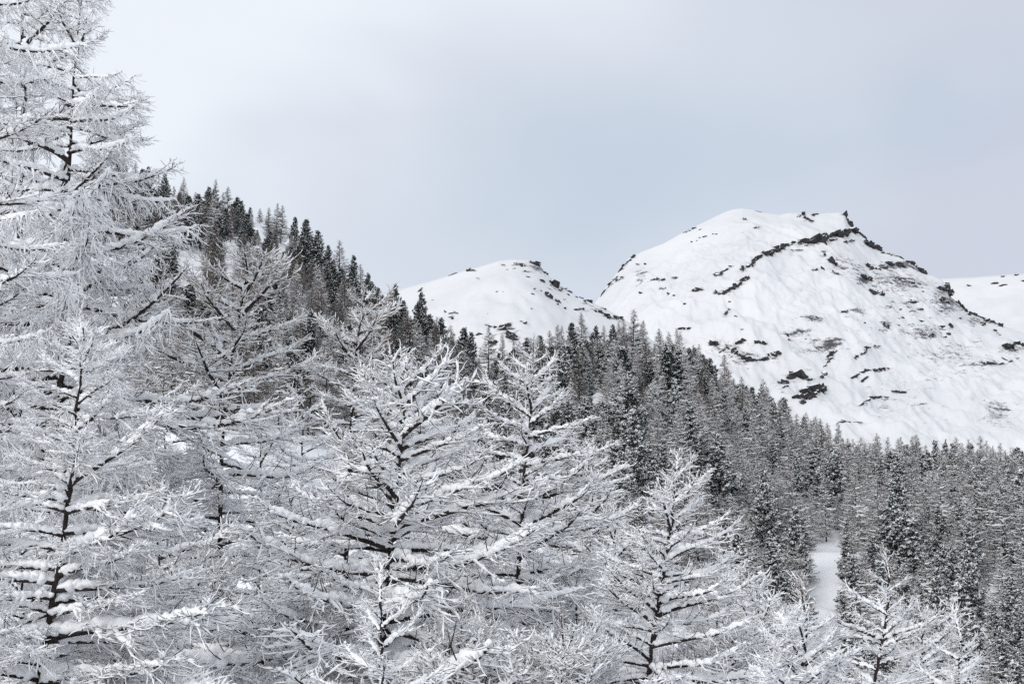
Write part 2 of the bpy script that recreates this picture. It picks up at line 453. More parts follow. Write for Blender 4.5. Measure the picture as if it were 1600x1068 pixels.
def build_mountain(name, hz, R, px0, px1, nth, nr, rfrac, label=None, thin=None):
    th = np.linspace(math.atan((px0 - 800) / F_PX / CP), math.atan((px1 - 800) / F_PX / CP), nth)
    s = np.concatenate([np.linspace(rfrac, 1.0, nr), 1 + np.geomspace(0.0008, 0.5, 14)])
    TH, S = np.meshgrid(th, s, indexing='ij'); RR = S * R(TH)
    Z = hz(RR, TH)
    X = RR * np.sin(TH); Y = RR * np.cos(TH)
    v = np.stack([X, Y, Z], -1).reshape(-1, 3)
    nT, nR = TH.shape
    i = np.arange(nT - 1)[:, None]; j = np.arange(nR - 1)[None]
    f = np.stack([i * nR + j, i * nR + j + 1, (i + 1) * nR + j + 1, (i + 1) * nR + j], -1).reshape(-1, 4)
    mb = MB(); mb.add(v, f[:, ::-1])
    me = mb.mesh(name, [M_MOUNTAIN])
    o = obj(name, me); o["kind"] = "structure"
    return o

def set_thin(o, thin):
    me = o.data; v = np.empty(len(me.vertices) * 3, np.float32); me.vertices.foreach_get("co", v); v = v.reshape(-1, 3).astype(float)
    att = me.attributes.new("thin", 'FLOAT', 'POINT')
    val = np.zeros(len(v))
    fy = v[:, 1] * CP + v[:, 2] * SP; px = 800 + F_PX * v[:, 0] / fy; py = 534 - F_PX * (-v[:, 1] * SP + v[:, 2] * CP) / fy
    for (cx, cy, hw, hh, st) in thin:
        e = ((px - cx) / hw) ** 2 + ((py - cy) / hh) ** 2
        k = e < 7
        val[k] = np.maximum(val[k], st * np.exp(-e[k]))
    att.data.foreach_set("value", val.astype(np.float32))

mountain = build_mountain("mountain", main_hz, main_R, 700, 1900, 560, 240, 0.6, thin=THIN)
hill = build_mountain("hill", hill_hz, hill_R, 300, 1250, 330, 90, 0.55)
far_mountain = build_mountain("far_mountain", far_hz, far_R, 1200, 2300, 160, 60, 0.66)

# rocks that break through the snow: parts of their mountain, sharing a few meshes
ROCK_MESH = []
def build_rocks():
    """outcrops of broken, layered slabs: a few jittered blocks, stepped over one another"""
    quad = np.array([(0, 2, 3, 1), (4, 5, 7, 6), (0, 1, 5, 4), (2, 6, 7, 3), (0, 4, 6, 2), (1, 3, 7, 5)])
    for k in range(14):
        rng = np.random.default_rng(500 + k); mb = MB()
        nb = rng.integers(3, 6)
        for i in range(nb):
            hx = rng.uniform(0.25, 0.75); hy = rng.uniform(0.5, 0.9); hz_ = rng.uniform(0.22, 0.5)
            cx = rng.uniform(-1 + hx, 1 - hx); cz = -0.5 + 1.1 * (i + .5) / nb - 0.25 * abs(cx); cy = rng.uniform(-.25, .25)
            c = np.array([(x, y, z) for z in (-1, 1) for y in (-1, 1) for x in (-1, 1)], float)
            c *= 1 + rng.uniform(-.28, .22, c.shape)
            c[:, 0] += 0.35 * c[:, 2] * rng.uniform(-1, 1); c[:, 2] += 0.3 * c[:, 0] * rng.uniform(-1, 1)
            c = c * np.array([hx, hy, hz_]) + np.array([cx, cy, cz])
            mb.add(c, quad, 0, False)
        ROCK_MESH.append(mb.mesh("rock", [M_ROCK]))
build_rocks()

def rock(parent, p, length, depth, height, direction, rng, up_tilt=0.0):
    o = obj("rock", ROCK_MESH[rng.integers(len(ROCK_MESH))], parent)
    dx = Vector(direction).normalized()
    yv = Vector((0, 0, 1)).cross(dx)
    if yv.length < 0.2: yv = Vector((0, 1, 0))
    yv.normalize(); zv = dx.cross(yv)
    mtx = Matrix((dx, yv, zv)).transposed().to_4x4()
    o.matrix_local = Matrix.Translation(Vector(p)) @ mtx @ Matrix.Rotation(rng.uniform(-.2, .2), 4, 'X') @ Matrix.Diagonal((length, depth, height, 1))

HALO = {"mountain": list(THIN), "hill": [(838, 420, 30, 12, .6), (870, 448, 25, 14, .5), (790, 520, 40, 14, .5), (930, 485, 35, 10, .5)], "far_mountain": []}
def rock_band(parent, hz, R, pts, thick, n, rng, jitter=1.5):
    """rocks along a line given in photograph pixels; thick in pixels"""
    pts = np.array(pts, float)
    seg = np.hypot(*np.diff(pts, axis=0).T); cum = np.concatenate([[0], np.cumsum(seg)])
    for i in range(n):
        s = (i + rng.uniform(0.2, 0.8)) / n * cum[-1]
        px = np.interp(s, cum, pts[:, 0]); py = np.interp(s, cum, pts[:, 1])
        k = min(np.searchsorted(cum, s, side='right') - 1, len(pts) - 2)
        tdir = (pts[k + 1] - pts[k]) / max(seg[k], 1e-6)
        p = hit(hz, R, px + rng.normal(0, jitter * .4), py + rng.normal(0, jitter))
        q = hit(hz, R, px + tdir[0] * 4, py + tdir[1] * 4)
        HALO[parent.name].append((px, py, 4 + thick * 0.9, 1.8 + thick * 0.5, 0.55))
        dist = math.hypot(p[0], p[1]); m = dist / F_PX
        dvec = q - p; dvec[1] *= 0.35
        if np.linalg.norm(dvec) < 1e-3: dvec = np.array([1.0, 0, 0])
        L = max(cum[-1] / n * 0.75, thick * 0.6) * m * rng.uniform(.45, 1.6)
        h = thick * m * rng.uniform(.3, .9)
        rock(parent, p + np.array([0, 0, h * 0.05]), L, h * 1.1, h * rng.uniform(.75, 1.1), dvec, rng)

def scatter(parent, hz, R, cx, cy, hw, hh, n, smin, smax, rng):
    for _ in range(n):
        px = cx + rng.normal(0, hw * .6); py = cy + rng.normal(0, hh * .6)
        p = hit(hz, R, px, py); m = math.hypot(p[0], p[1]) / F_PX
        s = rng.uniform(smin, smax) * m
        rock(parent, p, s * rng.uniform(1.0, 2.2), s, s * rng.uniform(.5, .9), (1, rng.normal(0, .3), rng.normal(0, .25)), rng)

rg = np.random.default_rng(77)
B = lambda pts, th, n, j=1.0: rock_band(mountain, main_hz, main_R, pts, th, n, rg, j)
B([(1128, 458), (1152, 447), (1166, 435)], 9, 8)
B([(1115, 432), (1128, 427)], 6, 3); B([(1112, 431), (1150, 415)], 3, 4)
B([(1155, 424), (1180, 412)], 7, 5); B([(1176, 408), (1200, 394)], 6, 5); B([(1196, 398), (1222, 388)], 10, 5)
B([(1222, 386), (1262, 374)], 7, 7); B([(1256, 380), (1286, 375)], 15, 5, 0.5); B([(1282, 372), (1305, 368), (1333, 361)], 10, 9, 0.6); B([(1295, 377), (1310, 374)], 4, 2)
B([(1320, 378), (1336, 375)], 5, 3); B([(1236, 392), (1250, 391)], 3, 2)
B([(1254, 334), (1262, 344), (1268, 345)], 6, 4); B([(1243, 340), (1256, 332)], 3, 3); B([(1268, 338), (1277, 334)], 5, 2)
B([(1319, 331), (1327, 337), (1330, 348)], 8, 6, .6); B([(1331, 355), (1345, 362), (1352, 372)], 5, 5); B([(1350, 380), (1358, 383)], 9, 3); B([(1363, 386), (1374, 387)], 11, 2, .5)
B([(1375, 393), (1400, 399), (1412, 404)], 3, 5); B([(1416, 408), (1436, 414)], 5, 5); B([(1437, 421), (1447, 424)], 10, 3)
B([(1353, 414), (1357, 416)], 6, 2); B([(1358, 419), (1384, 419)], 4, 4); B([(1385, 413), (1411, 416)], 6, 4); B([(1395, 432), (1430, 443)], 3, 5)
B([(1344, 432), (1362, 438)], 7, 4); B([(1358, 455), (1368, 458), (1378, 458)], 7, 5)
B([(1296, 405), (1308, 416)], 7, 4); B([(1265, 420), (1290, 422)], 3, 3); B([(1286, 392), (1290, 399)], 4, 2); B([(1300, 425), (1310, 428)], 4, 2)
B([(1466, 450), (1482, 455)], 6, 4); B([(1478, 446), (1484, 462)], 9, 4, .6); B([(1468, 468), (1482, 472)], 5, 4); B([(1494, 466), (1505, 478)], 7, 4); B([(1505, 480), (1515, 492)], 6, 3)
B([(1482, 506), (1488, 512)], 7, 2); B([(1475, 525), (1484, 521)], 5, 2); B([(1448, 525), (1458, 522)], 4, 2)
B([(1515, 483), (1545, 487)], 4, 5); B([(1540, 500), (1568, 503)], 6, 6); B([(1530, 507), (1540, 506)], 4, 2); B([(1552, 514), (1562, 522)], 3, 3)
B([(1570, 545), (1590, 537), (1600, 541)], 7, 6); B([(1530, 567), (1560, 570), (1592, 558)], 3, 7)
B([(1315, 490), (1322, 486)], 5, 3); B([(1380, 505), (1388, 512)], 6, 3); B([(1418, 488), (1440, 484)], 2.5, 3); B([(1412, 474), (1436, 472)], 2.5, 3)
B([(1332, 562), (1350, 552), (1354, 544), (1374, 541)], 3.5, 9, .5); B([(1332, 590), (1350, 580), (1365, 579), (1390, 576)], 5, 9, .6); B([(1346, 596), (1357, 588)], 3, 3, .4)
B([(1343, 634), (1357, 624), (1376, 620)], 4, 6, .6); B([(1392, 612), (1416, 613)], 3.5, 4, .4); B([(1380, 626), (1390, 622)], 2.5, 2)
B([(1246, 622), (1262, 612), (1286, 604)], 15, 6, 1.2); B([(1250, 630), (1268, 618)], 11, 3)
B([(1232, 588), (1256, 586)], 12, 3); B([(1243, 582), (1262, 590)], 9, 3); B([(1216, 598), (1230, 598)], 7, 3); B([(1218, 605), (1232, 604)], 3, 2); B([(1262, 596), (1270, 592)], 5, 2); B([(1282, 591), (1290, 582)], 5, 3)
B([(1293, 560), (1302, 550), (1298, 558)], 5, 4); B([(1287, 572), (1300, 560)], 3, 3)
B([(1144, 546), (1156, 557), (1174, 563)], 6, 7, .7); B([(1174, 564), (1200, 560)], 4, 5); B([(1200, 556), (1220, 552)], 6, 5)
B([(1107, 537), (1120, 538)], 9, 2, .5); B([(1124, 548), (1138, 545)], 5, 4); B([(1150, 538), (1166, 530)], 4, 4, .5); B([(1178, 534), (1197, 537)], 5, 4, .5)
B([(1131, 496), (1139, 482)], 5, 4); B([(1060, 514), (1082, 513)], 3, 4, .4); B([(1228, 522), (1234, 532)], 3, 3)
B([(1019, 437), (1036, 437)], 3.5, 3, .4); B([(1050, 434), (1061, 434)], 4, 2, .4); B([(1030, 450), (1042, 452)], 3, 3); B([(1042, 460), (1055, 461)], 3, 2)
B([(1080, 455), (1100, 452)], 4, 4); B([(1115, 457), (1128, 459)], 6, 2); B([(968, 424), (975, 414), (990, 401)], 4, 7); B([(940, 460), (966, 430)], 2.5, 6); B([(962, 440), (975, 432)], 3, 3)
B([(996, 414), (1010, 413)], 2.5, 2); B([(1066, 364), (1090, 355)], 2.5, 5); B([(1177, 356), (1186, 355)], 3.5, 2); B([(1163, 342), (1165, 343)], 5, 1)
B([(1180, 327), (1188, 329)], 3, 2); 
B([(1306, 658), (1342, 660)], 2.5, 4)
scatter(mountain, main_hz, main_R, 1095, 372, 20, 12, 7, 1.2, 2.5, rg)
scatter(mountain, main_hz, main_R, 1450, 480, 70, 45, 14, 1.2, 3.0, rg)
scatter(mountain, main_hz, main_R, 1160, 500, 90, 60, 8, 1.2, 2.4, rg)
H = lambda pts, th, n, j=1.0: rock_band(hill, hill_hz, hill_R, pts, th, n, rg, j)
H([(805, 413), (820, 414)], 6, 3); H([(828, 411), (842, 415)], 8, 3); H([(730, 423), (742, 422)], 4, 3); H([(655, 454), (660, 450)], 4, 2); H([(785, 414), (790, 414)], 3, 2)
H([(843, 440), (852, 440)], 4, 2); H([(862, 444), (870, 448)], 9, 2, .4); H([(873, 454), (880, 455)], 4, 2); H([(850, 458), (862, 467)], 5, 3); H([(868, 468), (876, 475)], 3, 2)
H([(895, 484), (912, 482)], 6, 4); H([(912, 472), (925, 470)], 5, 3); H([(925, 487), (938, 488)], 5, 2); H([(945, 492), (952, 499)], 6, 3); H([(960, 497), (972, 499)], 6, 2); H([(880, 482), (886, 482)], 3, 1)
H([(760, 508), (775, 512)], 6, 3); H([(780, 514), (798, 506)], 8, 4); H([(795, 524), (804, 530)], 12, 2); H([(765, 535), (778, 537)], 5, 3); H([(745, 520), (755, 523)], 4, 2)
H([(690, 487), (720, 490)], 2, 3); H([(705, 493), (707, 500)], 4, 2); H([(812, 500), (822, 504)], 3, 2); H([(745, 434), (752, 438)], 2.5, 3); H([(702, 429), (712, 426)], 2, 2)
scatter(hill, hill_hz, hill_R, 880, 465, 40, 22, 14, 1.2, 2.8, rg)
scatter(hill, hill_hz, hill_R, 830, 424, 40, 12, 9, 1.2, 2.6, rg)
scatter(hill, hill_hz, hill_R, 800, 465, 60, 25, 7, 1.0, 2.0, rg)
for (px, py, s) in [(1516, 447, 4), (1555, 443, 4), (1567, 446, 4), (1597, 440, 4), (1590, 430, 3), (1566, 433, 2.5)]:
    scatter(far_mountain, far_hz, far_R, px, py, 3, 1, 2, s * .5, s * .9, rg)

set_thin(mountain, HALO["mountain"]); set_thin(hill, HALO["hill"]); set_thin(far_mountain, HALO["far_mountain"])

# ------------------------------------------------------------------ larch branches of the near trees
def curve_pts(n, L, pitch, yaw):
    st = L / (n - 1)
    d = np.stack([np.cos(pitch) * np.cos(yaw), np.cos(pitch) * np.sin(yaw), np.sin(pitch)], -1)
    p = np.zeros((n, 3)); p[1:] = np.cumsum((d[:-1] + d[1:]) / 2 * st, axis=0)
    return p

def smooth_noise(n, k, rng):
    return np.interp(np.linspace(0, 1, n), np.linspace(0, 1, k), rng.uniform(-1, 1, k))

def make_branch(L, a0, a1, sag, seed, snow=1.0, hang=0.0, dens=1.0, shoots=3, twig=None):
    """limb along +X with side twigs; returns (wood mesh, snow mesh)"""
    rng = np.random.default_rng(seed)
    wood, sn = MB(), MB()
    n = 18; s = np.linspace(0, 1, n)
    pitch = a0 + (a1 - a0) * s ** 1.6 - sag * np.sin(math.pi * s) + 0.13 * smooth_noise(n, 7, rng)
    yaw = 0.22 * smooth_noise(n, 5, rng) * s + 0.06 * smooth_noise(n, 9, rng)
    P = curve_pts(n, L, pitch, yaw)
    r0 = 0.013 + 0.0128 * L
    R = r0 * (1 - s) ** 0.62 + 0.005
    wood.add(*sweep(P[None], R[None], 5), mat=0)
    def limb_snow(P, Rw, w0, nseg, gap=0.25):
        m = nseg; si = np.linspace(0, 1, len(P)); so = np.linspace(0, 1, m)
        Q = np.stack([np.interp(so, si, P[:, k]) for k in range(3)], -1); rw = np.interp(so, si, Rw)
        lump = 0.9 + 0.30 * smooth_noise(m, max(4, m // 4), rng) + 0.24 * smooth_noise(m, m, rng)
        w = w0 * lump * (1 - 0.3 * so) * np.minimum(1, (1 - so) * 4.5 + 0.12) ** 0.7 * np.minimum(1, so * 8 + 0.3)
        gaps = smooth_noise(m, max(4, m // 4), rng) > (1 - 2 * gap)
        w = np.where(gaps, w * 0.22, w)
        Q[:, 2] += rw * 0.7 + w * 0.55
        Q += rng.normal(0, 0.008, (m, 3))
        return Q, w
    Q, w = limb_snow(P, R, (0.036 + 0.019 * min(L, 3.5)) * min(snow, 1.12), 46, 0.14)
    w *= 0.96
    sn.add(*sweep(Q[None], w[None], 7, 1.0), mat=0)
    npad = int(L / 0.085); up_ = rng.uniform(0.03, 0.9, npad); fi_ = up_ * (len(Q) - 1); ii_ = fi_.astype(int)
    wp = w[ii_]; pc = Q[ii_] + rng.normal(0, 0.3, (npad, 3)) * wp[:, None]
    sn.add(*blobs(pc, wp * rng.uniform(0.75, 1.45, npad), 0.78, rng, True), mat=0)
    T = np.gradient(P, axis=0); T /= np.linalg.norm(T, axis=1, keepdims=True)
    # side branches
    sec = []
    ns = int((6 + 5.5 * L) * dens)
    for i in range(ns):
        u = 0.12 + 0.86 * ((i + rng.uniform(0, 1)) / ns) ** 0.66
        side = 1 if i % 2 else -1
        b = np.array([np.interp(u, s, P[:, k]) for k in range(3)])
        t = np.array([np.interp(u, s, T[:, k]) for k in range(3)])
        az = math.atan2(t[1], t[0]) + side * math.radians(rng.uniform(28, 68))
        if rng.random() < 0.15: az = math.atan2(t[1], t[0]) + side * math.radians(rng.uniform(70, 110))
        el = math.asin(max(-1, min(1, t[2]))) * 0.7 + math.radians(rng.normal(2 - 30 * hang, 10))
        ls = (0.14 + 0.40 * L * (1 - u) ** 0.65 * min(1, 0.35 + 2.2 * u)) * rng.uniform(0.5, 1.1)
        ls = min(ls * 1.12, 1.45)
        k = 7; q = np.linspace(0, 1, k)
        pt = el - (0.14 + 0.7 * hang) * np.sin(math.pi * q * 0.8) + rng.uniform(0.0, 0.32) * q ** 2 + 0.10 * smooth_noise(k, 4, rng)
        yw = az - side * rng.uniform(0, 0.35) * q + 0.10 * smooth_noise(k, 4, rng)
        C = curve_pts(k, ls, pt, yw) + b
        sec.append((C, ls, u))
    C = np.array([c for c, _, _ in sec]); ls = np.array([l for _, l, _ in sec])
    q = np.linspace(0, 1, 7)
    Rs = (0.0038 + 0.0078 * np.minimum(ls, 1))[:, None] * (1 - 0.75 * q)[None]
    wood.add(*sweep(C, Rs, 4), mat=1 if L < 1.6 else 0)
    lump = 0.8 + 0.45 * rng.uniform(-1, 1, Rs.shape)
    ws = (0.017 + 0.022 * np.minimum(ls, 1))[:, None] * lump * (1 - 0.6 * q)[None] * snow
    ws = np.where(rng.random(Rs.shape) < 0.13, ws * 0.3, ws); ws[:, -1] *= 0.3
    Cs = C.copy(); Cs[..., 2] += Rs * 0.6 + ws * 0.6
    sn.add(*sweep(Cs, ws, 5), mat=0)
    # fine twigs
    tb, td, tl = [], [], []
    def twigs_on(C, length, spacing, lo=0.05, lmax=0.3, sw=1.0):
        m = max(1, int(length / spacing)); kk = len(C); qq = np.linspace(0, 1, kk)
        u = rng.uniform(lo, 1.0, m)
        b = np.stack([np.interp(u, qq, C[:, k]) for k in range(3)], -1)
        Tg = np.gradient(C, axis=0); t = np.stack([np.interp(u, qq, Tg[:, k]) for k in range(3)], -1)
        az = np.arctan2(t[:, 1], t[:, 0]) + rng.choice([-1, 1], m) * np.radians(rng.normal(42, 13, m))
        hz_ = np.hypot(t[:, 0], t[:, 1]); el = np.arctan2(t[:, 2], hz_) * 0.85 + np.radians(rng.normal(-3, 17, m))
        if hang: 
            hm = rng.random(m) < hang
            el = np.where(hm, np.radians(rng.normal(-55, 18, m)), el)
        tb.append(b); td.append(np.stack([az, el], -1))
        l = rng.uniform(0.09, lmax, m) * (1.15 - 0.4 * u) * sw
        if hang: l = np.where(hm, l * 1.5, l)
        tl.append(l)
    for c, l, u in sec: twigs_on(c, l, 0.068 / dens, lmax=0.33)
    twigs_on(P, L, 0.12 / dens, 0.5, 0.30)
    tb = np.concatenate(tb); td = np.concatenate(td); tl = np.concatenate(tl)
    N = len(tb)
    bend = rng.normal(0.09, 0.16, N); wig = rng.normal(0, 0.14, N)
    TP = np.zeros((N, 5, 3)); TP[:, 0] = tb
    for k in (1, 2, 3, 4):
        el = td[:, 1] - 0.12 * (k == 2) + bend * (k - 1) * .8 + 0.10 * rng.normal(0, 1, N); az = td[:, 0] + wig * (k - 1) + 0.12 * rng.normal(0, 1, N)
        TP[:, k] = TP[:, k - 1] + (tl / 4)[:, None] * np.stack([np.cos(el) * np.cos(az), np.cos(el) * np.sin(az), np.sin(el)], -1)
    Rt = np.array([0.0042, 0.0038, 0.0032, 0.0026, 0.0014])[None] * rng.uniform(0.8, 1.3, (N, 1))
    wood.add(*sweep(TP, Rt, 3), mat=1)
    keep = rng.random(N) < min(0.98, 0.94 * snow)
    Ts = TP[keep]; m = len(Ts)
    wt = np.array([0.0064, 0.0094, 0.0094, 0.0086, 0.0035])[None] * rng.uniform(0.65, 1.3, (m, 1)) * (0.65 + 0.35 * min(snow, 1.2)) * rng.uniform(.4, 1.55, (m, 5))
    Ts = Ts.copy(); Ts[..., 2] += 0.002 + wt * 0.8
    sn.add(*sweep(Ts, wt, 4), mat=0)
    # bare upright shoots, dark against the snow
    for i in range(shoots):
        u = rng.uniform(0.15, 0.8); b = np.array([np.interp(u, s, P[:, k]) for k in range(3)])
        k = 7; qq = np.linspace(0, 1, k); l = rng.uniform(0.25, 0.75) * min(1.0, 0.4 + 0.25 * L)
        pt = np.radians(rng.uniform(15, 40)) + np.radians(rng.uniform(25, 50)) * qq + 0.2 * smooth_noise(k, 4, rng)
        c = curve_pts(k, l, pt, rng.uniform(-1.2, 1.2) + 0.3 * smooth_noise(k, 4, rng)) + b
        wood.add(*sweep(c[None], (0.010 * (1 - 0.7 * qq) * min(1.2, .5 + .25 * L))[None], 4), mat=0)
    # lumps of snow caught in the forks
    ng = int((3 + 6.0 * L) * snow ** 1.5)
    idx = rng.integers(0, len(sec), ng)
    cen = np.array([sec[i][0][rng.integers(0, 5)] for i in idx]) + np.array([0, 0, 0.03])
    sn.add(*blobs(cen, rng.uniform(0.018, 0.05, ng) * (0.7 + 0.15 * L), 0.7, rng, True), mat=0)
    return wood.mesh("branch", [M_BARK, twig or M_TWIG]), sn.mesh("branch_snow", [M_SNOW])

D = math.radians
BR = {'T': [], 'U': [], 'M': [], 'L': [], 'H': [], 'UX': [], 'MX': [], 'LX': [], 'UB': [], 'MB': [], 'G': []}
for i in range(2): BR['T'].append((0.9, make_branch(0.9, D(44), D(50), 0.05, 50 + i, 0.55, 0, 1.2, 0)))
for i in range(3): BR['U'].append((1.1, make_branch(1.1, D(34), D(52), 0.15, 100 + i, 1.0, 0, 1.1, 1)))
for i in range(4): BR['M'].append((2.1, make_branch(2.1, D(24), D(38), 0.27, 200 + i, 1.0, 0, 1.0, 3)))
for i in range(4): BR['L'].append((3.2, make_branch(3.2, D(9), D(32), 0.30, 300 + i, 1.05, 0.12, 0.9, 4)))
for i in range(2): BR['G'].append((4.5, make_branch(4.5, D(9), D(32), 0.30, 350 + i, 1.0, 0.1, 0.85, 4)))
for i in range(3): BR['H'].append((3.0, make_branch(3.0, D(4), D(34), 0.34, 400 + i, 1.0, 0.62, 1.1, 1)))
for i in range(2): BR['UB'].append((1.1, make_branch(1.1, D(36), D(54), 0.12, 800 + i, 0.72, 0, 1.35, 1, M_BROWN)))
for i in range(3): BR['MB'].append((2.1, make_branch(2.1, D(28), D(44), 0.26, 820 + i, 0.85, 0, 1.2, 2, M_BROWN)))
for i in range(2): BR['UX'].append((1.1, make_branch(1.1, D(34), D(48), 0.2, 500 + i, 1.6, 0.0, 1.3, 1)))
for i in range(3): BR['MX'].append((2.0, make_branch(2.0, D(26), D(38), 0.30, 600 + i, 1.6, 0.04, 1.45, 2)))
for i in range(2): BR['LX'].append((2.8, make_branch(2.8, D(10), D(30), 0.34, 700 + i, 1.5, 0.05, 1.45, 3)))

def trunk_mesh(path, radii, rng, snow=True):
    mb = MB(); P = np.array(path, float)
    n = 26; si = np.linspace(0, 1, len(P)); so = np.linspace(0, 1, n)
    Q = np.stack([np.interp(so, si, P[:, k]) for k in range(3)], -1)
    Q[1:-1, :2] += rng.normal(0, 0.012, (n - 2, 2)); R = np.interp(so, si, radii) * (1 + 0.08 * rng.uniform(-1, 1, n))
    mb.add(*sweep(Q[None], R[None], 9), mat=0)
    return mb.mesh("trunk", [M_BARK])

NEAR = []
def near_larch(name, label, path_px, Y, spread, bottom_py, nb, seed, heavy=False, hang=False, extra=(), group=None, u_top=1.2, m_top=3.6, rmin=0.25, dome=0.85, thin_top=0.0, brown=False):
    """path_px: trunk pixels from tip down at distance Y; spread: crown radius (m) reached 4 m below the tip"""
    rng = np.random.default_rng(seed)
    pts = [at(px, py, Y) for px, py in path_px]
    tip = pts[0]; low = pts[-1]
    gz = float(ground_z(low[0], low[1]))
    base = np.array([low[0], low[1], gz - 0.3])
    root = obj(name, None); root.location = base
    tag(root, label, "tree", group)
    H_ = tip[2] - base[2]
    path = np.array(pts[::-1] if low[2] < gz else [base] + pts[::-1]) - base
    zs = path[:, 2]
    radii = 0.012 + 0.0068 * (H_ - zs)
    obj("trunk", trunk_mesh(path, radii, rng), root)
    zbot = at(0, bottom_py, Y)[2] - base[2]
    ztip = tip[2] - base[2]; span = ztip - zbot
    def on_trunk(z): return np.array([np.interp(z, zs, path[:, k]) for k in range(3)])
    def put(kind, loc, az, length, pitch=0.0):
        Lv, (wm, sm) = BR[kind][rng.integers(len(BR[kind]))]
        o = obj("branch", wm, root); o.location = loc
        sc = length / Lv
        o.scale = (sc, sc * (1 if rng.random() < .5 else -1), sc)
        o.rotation_euler = (rng.normal(0, .08), -pitch, az)
        obj("snow", sm, o)
    x = 'X' if heavy else 'B' if brown else ''
    # the leader
    put('T', on_trunk(ztip - 0.3 * min(1, span / 5)), rng.uniform(0, 6), 0.5, D(36))
    az = rng.uniform(0, 6.28); lop = rng.uniform(0, 6.28); gap_z = rng.uniform(0.35, 0.8)
    for i in range(nb):
        f = ((i + rng.uniform(0.1, 0.9)) / nb)
        d = 0.12 + (span - 0.12) * f ** (0.9 + thin_top)
        z = ztip - d
        az += 2.399 + rng.normal(0, 0.35)
        Lb = (rmin + (spread - rmin) * (min(d, 6.0) / 4.0) ** dome) * rng.uniform(0.68, 1.2) * (1 + 0.14 * math.cos(az - lop))
        if abs(f - gap_z) < 0.035 and rng.random() < 0.6: continue
        kind = ('U' if d < u_top else 'M' if d < m_top else ('H' if hang else 'L')) + ('' if hang else x)
        if hang and d > u_top: kind = 'H' if rng.random() < .7 else 'M'
        if kind == 'LB': kind = 'L'
        lim = {'U': (0.3, 1.7), 'M': (0.8, 2.9), 'L': (1.4, 4.6), 'H': (1.0, 5.0)}[kind[0]]
        Lb = min(max(Lb, lim[0]), lim[1])
        put(kind, on_trunk(z), az, Lb, rng.normal(0.02, 0.10))
    for (kind, bx, by, tx, ty, dY) in extra:
        b = at(bx, by, Y) - base; t = at(tx, ty, Y + dY) - base
        v = t - b; L = float(np.linalg.norm(v))
        natural = {'U': D(40), 'M': D(20), 'L': D(8), 'G': D(8), 'H': D(2)}[kind[0]]
        if kind == 'L' and L > 3.6: kind = 'G'
        put(kind, b, math.atan2(v[1], v[0]), L, math.asin(v[2] / L) - natural)
    NEAR.append(root)
    return root

# near trees, from the left
near_larch("larch_tree", "old larch with hanging twigs at the left edge, trunk out of the picture",
    [(-60, -420), (-55, 0), (-50, 500), (-45, 1000)], 24, 1.8, 1000, 124, 1, hang=True, u_top=0.3, m_top=1.0, dome=.35)
near_larch("larch_tree", "old larch in the top left corner, leaning behind the tall thin-tipped larch",
    [(38, -160), (34, 100), (30, 500), (26, 1000)], 35, 2.3, 1000, 100, 21, hang=True, u_top=0.5, m_top=1.2, dome=.55)
near_larch("larch_tree", "tall larch at upper left whose thin tip touches the top edge of the picture",
    [(127, 2), (118, 90), (108, 250), (98, 450), (92, 700), (88, 1000)], 30, 2.5, 960, 112, 2, hang=True, u_top=1.5, m_top=2.0, dome=.8, rmin=.2,
    extra=[('M', 105, 165, 232, 152, -.5), ('M', 105, 200, 235, 215, -.3), ('L', 100, 300, 280, 248, -.6), ('L', 98, 410, 300, 320, -.8), ('L', 95, 480, 340, 480, -1), ('L', 95, 560, 300, 400, -1.2), ('L', 95, 620, 400, 600, -1.4), ('L', 92, 660, 470, 630, -1.6), ('M', 105, 240, 225, 190, .4)])
near_larch("larch_tree", "bright heavily snowed young larch low at the left edge, dark bare trunk at its foot",
    [(130, 512), (126, 600), (115, 700), (104, 800), (88, 910), (60, 1068)], 18, 1.95, 1130, 70, 3, heavy=True, u_top=.9, m_top=2.2, dome=.8,
    extra=[('LX', 70, 1000, 350, 950, -1), ('LX', 62, 1052, 330, 1050, -1), ('MX', 95, 860, 300, 780, -.6), ('MX', 80, 960, -40, 990, -.5), ('MX', 108, 760, 260, 640, -.5)])
near_larch("larch_tree", "dome-topped larch with brownish crown and a star of dark limbs beside the leftmost young larch",
    [(392, 402), (380, 460), (362, 560), (347, 680), (345, 830), (342, 1000)], 33, 2.5, 900, 48, 4, u_top=2.0, m_top=3.6, dome=.6, rmin=.5, brown=True)
near_larch("larch_tree", "larch with brownish tip behind the broad central larch",
    [(572, 452), (560, 520), (552, 600), (545, 720), (540, 900)], 38, 2.2, 900, 44, 5, u_top=2.2, m_top=3.6, dome=.7, rmin=.4, brown=True)
near_larch("larch_tree", "broad snow-laden larch in the middle with wide forking limbs, largest of the front row",
    [(634, 566), (632, 640), (622, 740), (614, 820), (604, 940), (595, 1068)], 23, 3.3, 1130, 76, 6, u_top=1.3, m_top=3.0, dome=.85,
    extra=[('L', 612, 860, 395, 775, -1.2), ('L', 605, 905, 420, 925, -1.5), ('L', 606, 900, 860, 905, -1), ('M', 616, 790, 500, 640, -.8), ('L', 600, 985, 830, 1000, -1.2), ('L', 600, 1000, 400, 930, -2.0)])
near_larch("larch_tree", "slender conical larch just right of the broad central larch",
    [(832, 544), (830, 640), (818, 760), (812, 880), (806, 1068)], 27, 2.3, 1130, 72, 7, u_top=1.6, m_top=4.0, dome=.85,
    extra=[('M', 816, 800, 930, 700, -.6), ('M', 815, 780, 700, 690, -.5), ('L', 810, 900, 960, 850, -1)])
